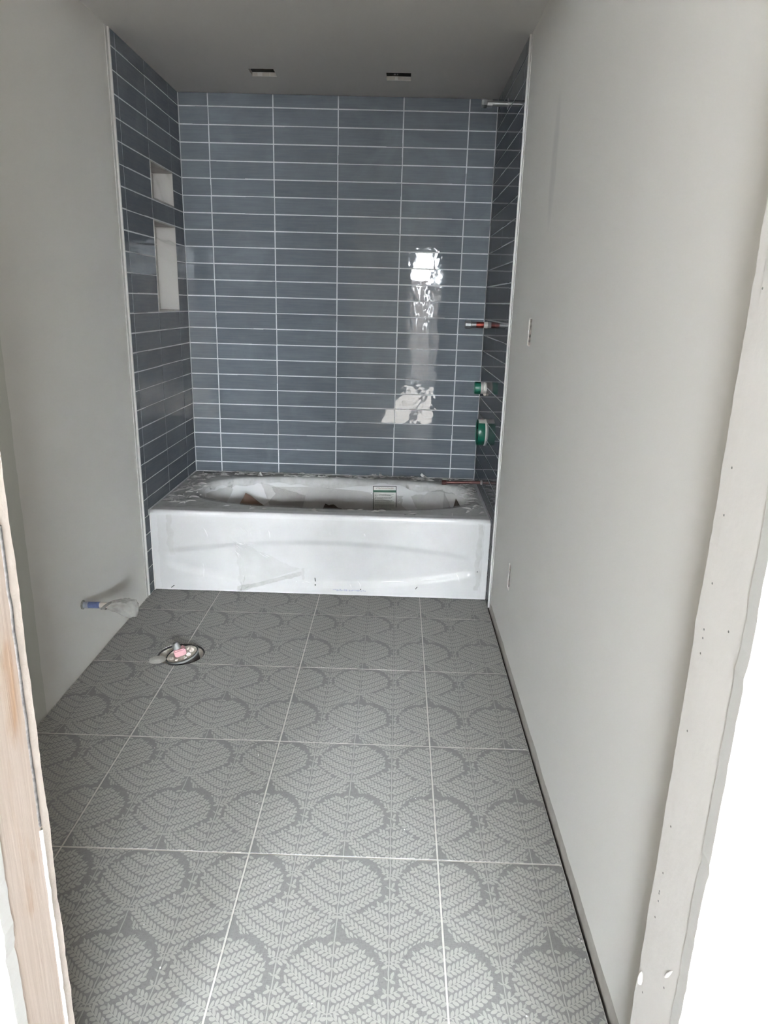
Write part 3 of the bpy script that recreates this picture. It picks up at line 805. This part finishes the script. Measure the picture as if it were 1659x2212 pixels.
def crease(x0, z0, x1, z1, w, sag):
    n_ = 8; prev = None; d = Vector((x1-x0, 0, z1-z0)); nrm = Vector((-d.z, 0, d.x)).normalized()
    for k in range(n_+1):
        f = k/n_; p = Vector((x0, 0, z0))+d*f+nrm*sag*math.sin(math.pi*f); q = w*math.sin(math.pi*min(max(f, 0.04), 0.96))
        y = apron_y(p.x, p.z)-0.0055
        row = [bm.verts.new((p.x+nrm.x*q*o, y-(0.0022 if o == 0 else 0), p.z+nrm.z*q*o)) for o in (-1, 0, 1)]
        if prev:
            for i in (0, 1): bm.faces.new((prev[i], prev[i+1], row[i+1], row[i]))
        prev = row
for c in ((-0.215, 0.248, -0.150, 0.222, 1.7, -3), (-0.205, 0.238, -0.165, 0.222, 1.2, -2), (-0.215, 0.222, -0.190, 0.192, 1.6, 3), (-0.207, 0.226, -0.170, 0.205, 1.3, -3),
          (-0.214, 0.196, -0.196, 0.162, 1.8, 3), (-0.205, 0.188, -0.188, 0.165, 1.2, 2), (-0.180, 0.243, -0.130, 0.218, 1.2, -3), (-0.150, 0.246, -0.118, 0.230, 1.2, -2),
          (-0.185, 0.312, -0.152, 0.276, 1.2, -2), (-0.165, 0.305, -0.145, 0.280, 1.0, -2), (-0.140, 0.295, -0.136, 0.258, 1.2, 1), (-0.345, 0.300, -0.330, 0.262, 1.3, 2),
          (-0.060, 0.300, -0.054, 0.262, 2.2, 2), (-0.100, 0.305, -0.094, 0.270, 1.1, 1), (-0.110, 0.196, -0.070, 0.168, 1.3, -3), (-0.085, 0.186, -0.060, 0.172, 1.4, -1),
          (0.36, 0.30, 0.366, 0.285, 1.6, 1), (0.21, 0.300, 0.213, 0.288, 1.6, 0), (0.44, 0.07, 0.56, 0.074, 1.5, 2), (0.62, 0.085, 0.70, 0.092, 1.3, 2), (0.775, 0.12, 0.790, 0.088, 1.6, 3),
          (0.30, 0.055, 0.309, 0.042, 1.8, 0), (0.335, 0.07, 0.350, 0.045, 1.4, 2), (0.10, 0.060, 0.125, 0.054, 1.4, 0), (-0.36, 0.13, -0.357, 0.075, 1.0, 2)):
    crease(*c[:4], c[4]*0.001, c[5]*0.001)
bmesh.ops.recalc_face_normals(bm, faces=bm.faces)
tag(mesh_from('crease_glint', bm, M_GLINT, fm, True), kind='stuff')

# crinkles of the rim film standing up as thin pale folds
random.seed(61); bm = bmesh.new()
def wrinkle(x, y, z, ang, ln_, w, hgt, tilt=0.0):
    n_ = 5; prev = None; c, s_ = math.cos(ang), math.sin(ang); k0 = random.uniform(-0.3, 0.3)*ln_
    for k in range(n_+1):
        f = k/n_-0.5; q = w*(1-(2*f)**2)+0.0002; b_ = k0*(0.25-f*f)
        px, py = x+c*f*ln_-s_*b_, y+s_*f*ln_+c*b_
        row = [bm.verts.new((px-s_*q*o, py+c*q*o, z+tilt*(py-y)+(hgt*(1-(2*f)**2) if o == 0 else 0))) for o in (-1, 0, 1)]
        if prev:
            for i in (0, 1): bm.faces.new((prev[i], prev[i+1], row[i+1], row[i]))
        prev = row
for k in range(230):
    side = random.random()
    if side < 0.36: x, y, z, tl = random.uniform(-0.56, -0.42), random.uniform(-0.08, 0.50), TUBZ+0.006, 0
    elif side < 0.78: x, y, z, tl = random.uniform(-0.45, 0.85), random.uniform(0.475, 0.545), TUBZ+0.005, 0
    elif side < 0.94: x, y, z, tl = random.uniform(0.82, 0.90), random.uniform(-0.10, 0.50), TUBZ+0.006, 0
    else: x, y, z, tl = random.uniform(-0.40, 0.85), random.uniform(-0.14, -0.09), TUBZ+0.003, 0
    wrinkle(x, y, z, random.gauss(0.2 if side > 0.36 else 0.9, 0.6), random.uniform(0.015, 0.060), random.uniform(0.0005, 0.0015), random.uniform(0.003, 0.009), tl)
bmesh.ops.recalc_face_normals(bm, faces=bm.faces)
tag(mesh_from('film_wrinkle', bm, M_SHRED, fm, True), kind='stuff')

def paper(name, pts, mat, label, cat, group=None, seed=0):
    """curled sheet: corner points around a loop, given thickness"""
    a, b, c, d = map(Vector, pts)
    def f(u, v):
        p = (a*(1-u)+b*u)*(1-v)+(d*(1-u)+c*u)*v
        p.y += 0.012*nz(u*2.2, v*2.2, seed)+0.03*u*(1-u); p.z += 0.006*nz(u*3, v*3, seed+2)
        return p
    o = sheet(name, f, 14, 14, mat)
    me = o.data
    bm = bmesh.new(); bm.from_mesh(me); bmesh.ops.solidify(bm, geom=bm.faces[:], thickness=0.0015); bm.to_mesh(me); bm.free()
    return tag(o, label, cat, group)
liner = sheet('paper_liner', lambda u, v: Vector((-0.34+1.02*u, 0.05+0.31*v+0.004*nz(u*5, v*4), 0.165+0.012*abs(nz(u*7, v*5, 3))+0.04*max(0, abs(u-0.5)*2-0.7)+0.06*max(0, abs(v-0.5)*2-0.75))), 40, 20, M_KRAFT)
tag(liner, 'brown kraft paper sheet lying over the bottom of the bathtub', 'paper')
paper('cardboard_sheet', ((-0.345, 0.16, 0.16), (-0.150, 0.19, 0.17), (-0.120, 0.22, 0.262), (-0.240, 0.20, 0.362)), M_KRAFT, 'brown cardboard corner standing up in the left half of the bathtub', 'cardboard', seed=2)
paper('cardboard_sheet', ((0.74, 0.16, 0.16), (0.83, 0.18, 0.16), (0.822, 0.19, 0.31), (0.790, 0.20, 0.366)), M_KRAFTD, 'dark cardboard point standing up at the right end of the bathtub', 'cardboard', seed=5)
paper('cardboard_scrap', ((0.118, 0.17, 0.24), (0.235, 0.17, 0.24), (0.230, 0.22, 0.292), (0.150, 0.21, 0.316)), M_KRAFTD, 'dark torn cardboard scrap at the middle of the bathtub', 'cardboard', seed=9)
paper('cardboard_scrap', ((-0.372, 0.18, 0.25), (-0.305, 0.18, 0.25), (-0.315, 0.21, 0.298), (-0.350, 0.21, 0.303)), M_KRAFTD, 'small dark cardboard scrap at the left end of the bathtub', 'cardboard', seed=12)

# ------------------------------------------------------------------ pipe stubs on the right wall
def stub(name, label, y, z):
    return thing(name, label, 'pipe', (XR, y, z))
t = stub('shower_arm_stub', 'zinc pipe stub with a hexagonal cap under the ceiling, at the shower head outlet', 0.20, 2.085)
lathe('pipe', [(0.0115, -0.008), (0.0115, 0.10)], M_ZINC, t, 24, axis_x((0, 0, 0)))
lathe('flange', [(0.0, 0.0), (0.021, 0.0), (0.021, 0.002), (0.012, 0.0025)], M_ZINC, t, 24, axis_x((0, 0, 0)))
lathe('coupling', [(0.0115, 0.066), (0.0145, 0.067), (0.0145, 0.088), (0.0115, 0.089)], M_ZINC, t, 8, axis_x((0, 0, 0)), False)
lathe('cap', [(0.0115, 0.088), (0.0185, 0.090), (0.0200, 0.104), (0.0175, 0.112), (0, 0.113)], M_ZINC, t, 6, axis_x((0, 0, 0)), False)
t = stub('valve_stub', 'zinc shower valve stub with a red copper collar, above the green capped stub', 0.415, 1.182)
lathe('pipe', [(0.0125, 0.02), (0.0125, 0.09)], M_ZINC, t, 24, axis_x((0, 0, 0)))
lathe('copper_collar', [(0.0135, 0.018), (0.0142, 0.022), (0.0142, 0.052), (0.0128, 0.055)], M_REDC, t, 24, axis_x((0, 0, 0)))
lathe('wall_plug', [(0.0155, -0.006), (0.0150, 0.010), (0.013, 0.020)], M_PVC, t, 20, axis_x((0, 0, 0)), True, 0.05)
lathe('cap', [(0.0125, 0.080), (0.0180, 0.082), (0.0185, 0.106), (0.016, 0.109), (0, 0.109)], M_ZINC, t, 10, axis_x((0, 0, 0)), False)
t = stub('capped_valve_stub', 'green plastic cap on a white threaded stub on the right tiled wall', 0.306, 0.8915)
thr = [(0.026, -0.006)]
for k in range(5): thr += [(0.0265, 0.002+k*0.0058), (0.0290, 0.0045+k*0.0058), (0.0265, 0.007+k*0.0058)]
lathe('threaded_stub', thr + [(0.02, 0.032)], M_PVC, t, 28, axis_x((0, 0, 0)))
lathe('cap', [(0.0270, 0.026), (0.0295, 0.028), (0.0295, 0.052), (0.0280, 0.0555), (0.026, 0.056), (0.0255, 0.0535), (0, 0.0535)], M_GREEN, t, 32, axis_x((0, 0, 0)))
lathe('grout_blob', [(0, -0.008), (0.008, -0.004), (0.009, 0.004), (0, 0.010)], M_DUST, t, 10, Matrix.Translation((-0.004, -0.008, -0.030)), True, 0.15)
t = stub('plaster_guard', 'large round green plastic plaster guard around the bath mixer, below the small green cap', 0.226, 0.690)
lathe('guard_ring', [(0.060, 0.006), (0.0615, 0.010), (0.0620, 0.036), (0.0605, 0.040), (0.0575, 0.040), (0.0570, 0.012)], M_GREEN, t, 44, axis_x((0, 0, 0)))
lathe('guard_face', [(0.0575, 0.036), (0.050, 0.034), (0.048, 0.020), (0.018, 0.020), (0.016, 0.038), (0.0, 0.038)], M_GREEND, t, 40, axis_x((0, 0, 0)))
lathe('wall_ring', [(0.0635, -0.006), (0.0635, 0.006), (0.060, 0.007)], M_PVC, t, 44, axis_x((0, 0, 0)))
bm = bmesh.new()   # paper instruction tab stuck on the ring's upper quarter
n_ = 9; va = []
for k in range(n_+1):
    a = math.radians(52+k*76/n_)
    va.append((bm.verts.new((-0.004, -0.0632*math.cos(a), 0.0632*math.sin(a))), bm.verts.new((-0.037, -0.0632*math.cos(a), 0.0632*math.sin(a)))))
for p, q in zip(va, va[1:]): bm.faces.new((p[0], q[0], q[1], p[1]))
mesh_from('paper_sticker', bm, M_PVC, t, True)
for k, (a, x, w) in enumerate(((80, -0.013, 0.006), (92, -0.022, 0.010), (104, -0.018, 0.004))):
    a = math.radians(a); box('print_mark', x-w/2, x+w/2, -0.003, 0.003, -0.0003, 0.0003, M_REDP, t).matrix_local = Matrix.Translation((0, -0.0636*math.cos(a), 0.0636*math.sin(a))) @ Matrix.Rotation(a-math.pi/2, 4, 'X')
t = stub('spout_stub', 'tarnished copper spout stub just above the right rim of the bathtub', 0.239, 0.440)
Mc = axis_x((0, 0, 0)) @ Matrix.Rotation(-0.03, 4, 'Y')
lathe('pipe', [(0.0078, -0.006), (0.0078, 0.185)], M_COPPER, t, 20, Mc)
lathe('cap', [(0.0078, 0.170), (0.0112, 0.172), (0.0122, 0.185), (0.0110, 0.195), (0, 0.196)], M_COPPER, t, 14, Mc, False)
lathe('wall_plug', [(0.0125, -0.006), (0.0115, 0.003), (0.0085, 0.006)], M_PVC, t, 16, Mc, True, 0.06)

# ------------------------------------------------------------------ supply pipe on the left wall
t = thing('supply_pipe', 'blue stained white supply pipe poking out of the left wall, bagged at its end', 'pipe', (WL, -0.879, 0.232))
ax = axis_x((0, 0, 0), 1) @ Matrix.Rotation(-0.02, 4, 'Y')
lathe('collar', [(0, -0.004), (0.0165, -0.004), (0.0165, 0.003), (0.0115, 0.005)], M_TAPE, t, 20, ax, True, 0.04)
lathe('stained_section', [(0.0108, 0.0), (0.0112, 0.020), (0.0113, 0.058), (0.0110, 0.062)], M_BLUE, t, 22, ax)
lathe('dusty_sleeve', [(0.0114, 0.003), (0.0117, 0.010), (0.0115, 0.022)], M_BLUG, t, 22, ax, True, 0.02)
lathe('pipe', [(0.0098, 0.055), (0.0098, 0.150), (0, 0.150)], M_CREAMP, t, 22, ax)
def tape(u, v):
    th = 2*math.pi*u*1.0; r = 0.0150+0.0015*nz(u*5, v*3)
    return Vector((0.084+0.016*v+0.018*math.sin(th*1.0+0.6), r*math.cos(th), r*math.sin(th)+0.001))
sheet('tape_wrap', tape, 40, 4, M_TAPE, t)
sheet('tape_end', lambda u, v: Vector((0.112+0.052*u, -0.020-0.006*nz(u*4, 2), 0.020+0.008*math.sin(2.2*u+0.5)+(0.009)*(v-0.5))), 14, 3, M_TAPE, t)
def bag(u, v):
    th = 2*math.pi*u; f = v
    prof = 0.012+0.020*math.sin(min(1, f*1.15)*math.pi*0.62)**1.3
    r = prof*(1+0.28*nz(math.cos(th)*2.2, math.sin(th)*2.2, f*3.5))
    if f > 0.93: r *= (1-f)/0.07*0.9+0.1
    return Vector((0.088+0.108*f, 0.8*r*math.cos(th), r*math.sin(th)-0.010*f*f))
sheet('plastic_bag', bag, 36, 26, M_BAG, t)

# ------------------------------------------------------------------ closet drain in the floor hole
t = thing('toilet_drain', 'capped toilet drain tilted in the round floor hole, pink and grey plug on top', 'drain', (HOLE[0], HOLE[1], 0.0))
R_ = Matrix.Translation((0.006, -0.010, 0.004)) @ Matrix.Rotation(math.radians(-13), 4, 'Y') @ Matrix.Rotation(math.radians(5), 4, 'X')
lathe('drain_pipe', [(0.0555, -0.075), (0.0570, -0.030), (0.0590, -0.006), (0.0600, 0.001), (0.0575, 0.003), (0.0555, 0.000), (0.0550, -0.006)], M_DARK, t, 44, R_)
lathe('seal_ring', [(0.0601, -0.006), (0.0622, -0.004), (0.0622, 0.001), (0.0600, 0.002)], M_GREY, t, 44, R_)
lathe('cap_plate', [(0.0568, 0.0005), (0.050, -0.0015), (0.020, -0.003), (0, -0.003)], M_DUST, t, 40, R_, True, 0.012)
bm = bmesh.new(); add_box(bm, -0.021, 0.021, -0.017, 0.017, -0.004, 0.024)
bmesh.ops.bevel(bm, geom=bm.edges[:], offset=0.004, segments=2, affect='EDGES')
bmesh.ops.transform(bm, matrix=R_ @ Matrix.Translation((-0.006, 0.004, 0)) @ Matrix.Rotation(0.35, 4, 'Z'), verts=bm.verts[:])
mesh_from('pink_block', bm, M_PINK, t)
lathe('grey_plug', [(0.0165, 0.014), (0.0150, 0.026), (0.0115, 0.040), (0.0105, 0.046), (0.0062, 0.0465), (0.0055, 0.040), (0, 0.040)], M_GREY, t, 28, R_ @ Matrix.Translation((-0.012, 0.010, 0)) @ Matrix.Rotation(-0.12, 4, 'Y'))
random.seed(9)
for k, (x, y, s) in enumerate(((-0.034, -0.020, 0.011), (0.030, -0.012, 0.010), (0.034, 0.016, 0.012), (0.020, -0.030, 0.008), (-0.010, -0.036, 0.007), (0.012, 0.036, 0.009))):
    bm = bmesh.new(); bmesh.ops.create_icosphere(bm, subdivisions=1, radius=s)
    for v in bm.verts: v.co *= random.uniform(0.75, 1.15)
    bmesh.ops.transform(bm, matrix=R_ @ Matrix.Translation((x, y, 0.0)), verts=bm.verts[:]); mesh_from('debris_lump', bm, M_DUST, t)
lathe('hole_lining', [(0.0868, -0.11), (0.0866, -0.013)], M_DUST, t, 40, None, True)
lathe('dirt_bed', [(0.0868, -0.013), (0.074, -0.017), (0.060, -0.021), (0, -0.03)], M_DUST, t, 40, None, True, 0.03)
lathe('grout_smear', [(0, 0.003), (0.012, 0.0026), (0.024, 0.0012), (0.030, 0.0002)], M_FGROUT, t, 18, Matrix.Translation((-0.072, -0.052, 0)), True, 0.10)
lathe('black_gasket', [(0.0855, -0.011), (0.0855, -0.003), (0.080, -0.006)], M_DARK, t, 44, None, True)

# ------------------------------------------------------------------ electrical boxes behind the right drywall
for i, (yc, w, z0, z1) in enumerate(OUTLETS):
    t = thing('electrical_box', 'torn switch cut-out high on the right wall' if i == 0 else 'narrow outlet cut-out low on the right wall, beside the bathtub', 'outlet', (WR, yc, (z0+z1)/2))
    hz_, hy = (z1-z0)/2+0.004, w/2+0.004
    bm = bmesh.new(); add_box(bm, 0.013, 0.055, -hy, hy, -hz_, hz_)
    bmesh.ops.delete(bm, geom=[f for f in bm.faces if f.calc_center_median().x < 0.0135], context='FACES_ONLY')
    mesh_from('box_shell', bm, plain('dusty_box_%d' % i, (0.22, 0.19, 0.165), 0.9, var=0.3, scale=90), t)
    for nm, x0, x1, mat, drop in (('torn_paper', 0.0002, 0.0030, M_GYP, 0.12), ('torn_gypsum', 0.0030, 0.0125, M_TORN, 0.0)):
        bm = bmesh.new(); random.seed(60+i+int(x0*1e5)); k_ = 7 if drop else 1
        for k in range(k_):
            if random.random() < drop: continue
            za = -hz_+0.006+k*(2*hz_-0.012)/k_
            add_box(bm, x0, x1*random.uniform(0.75, 1.0), hy-0.0060-random.uniform(0, 0.0030), hy-0.0045, za, za+(2*hz_-0.012)/k_*(random.uniform(0.9, 1.05) if drop else 1.0))
        tag(mesh_from(nm, bm, mat, t), kind='stuff')
    box('wire_lump', 0.016, 0.03, -0.012, 0.004, -0.012, -0.002, M_DARK, t)

# bits of white grit swept along the floor edges
random.seed(30); bm = bmesh.new()
for k in range(90):
    y = random.uniform(-2.2, -0.25)
    x = random.choice((WL+0.006, WR-0.016)) + random.uniform(-0.002, 0.004) if random.random() < 0.6 else random.uniform(-0.4, 0.8)
    s = random.uniform(0.0008, 0.0022); r = bmesh.ops.create_icosphere(bm, subdivisions=1, radius=s)
    for v in r['verts']: v.co = v.co*random.uniform(0.7, 1.2)+Vector((x, y, s*0.6))
tag(mesh_from('grit', bm, M_BEAD), 'white specks of grout grit scattered over the floor tiles', 'grit', kind='stuff')
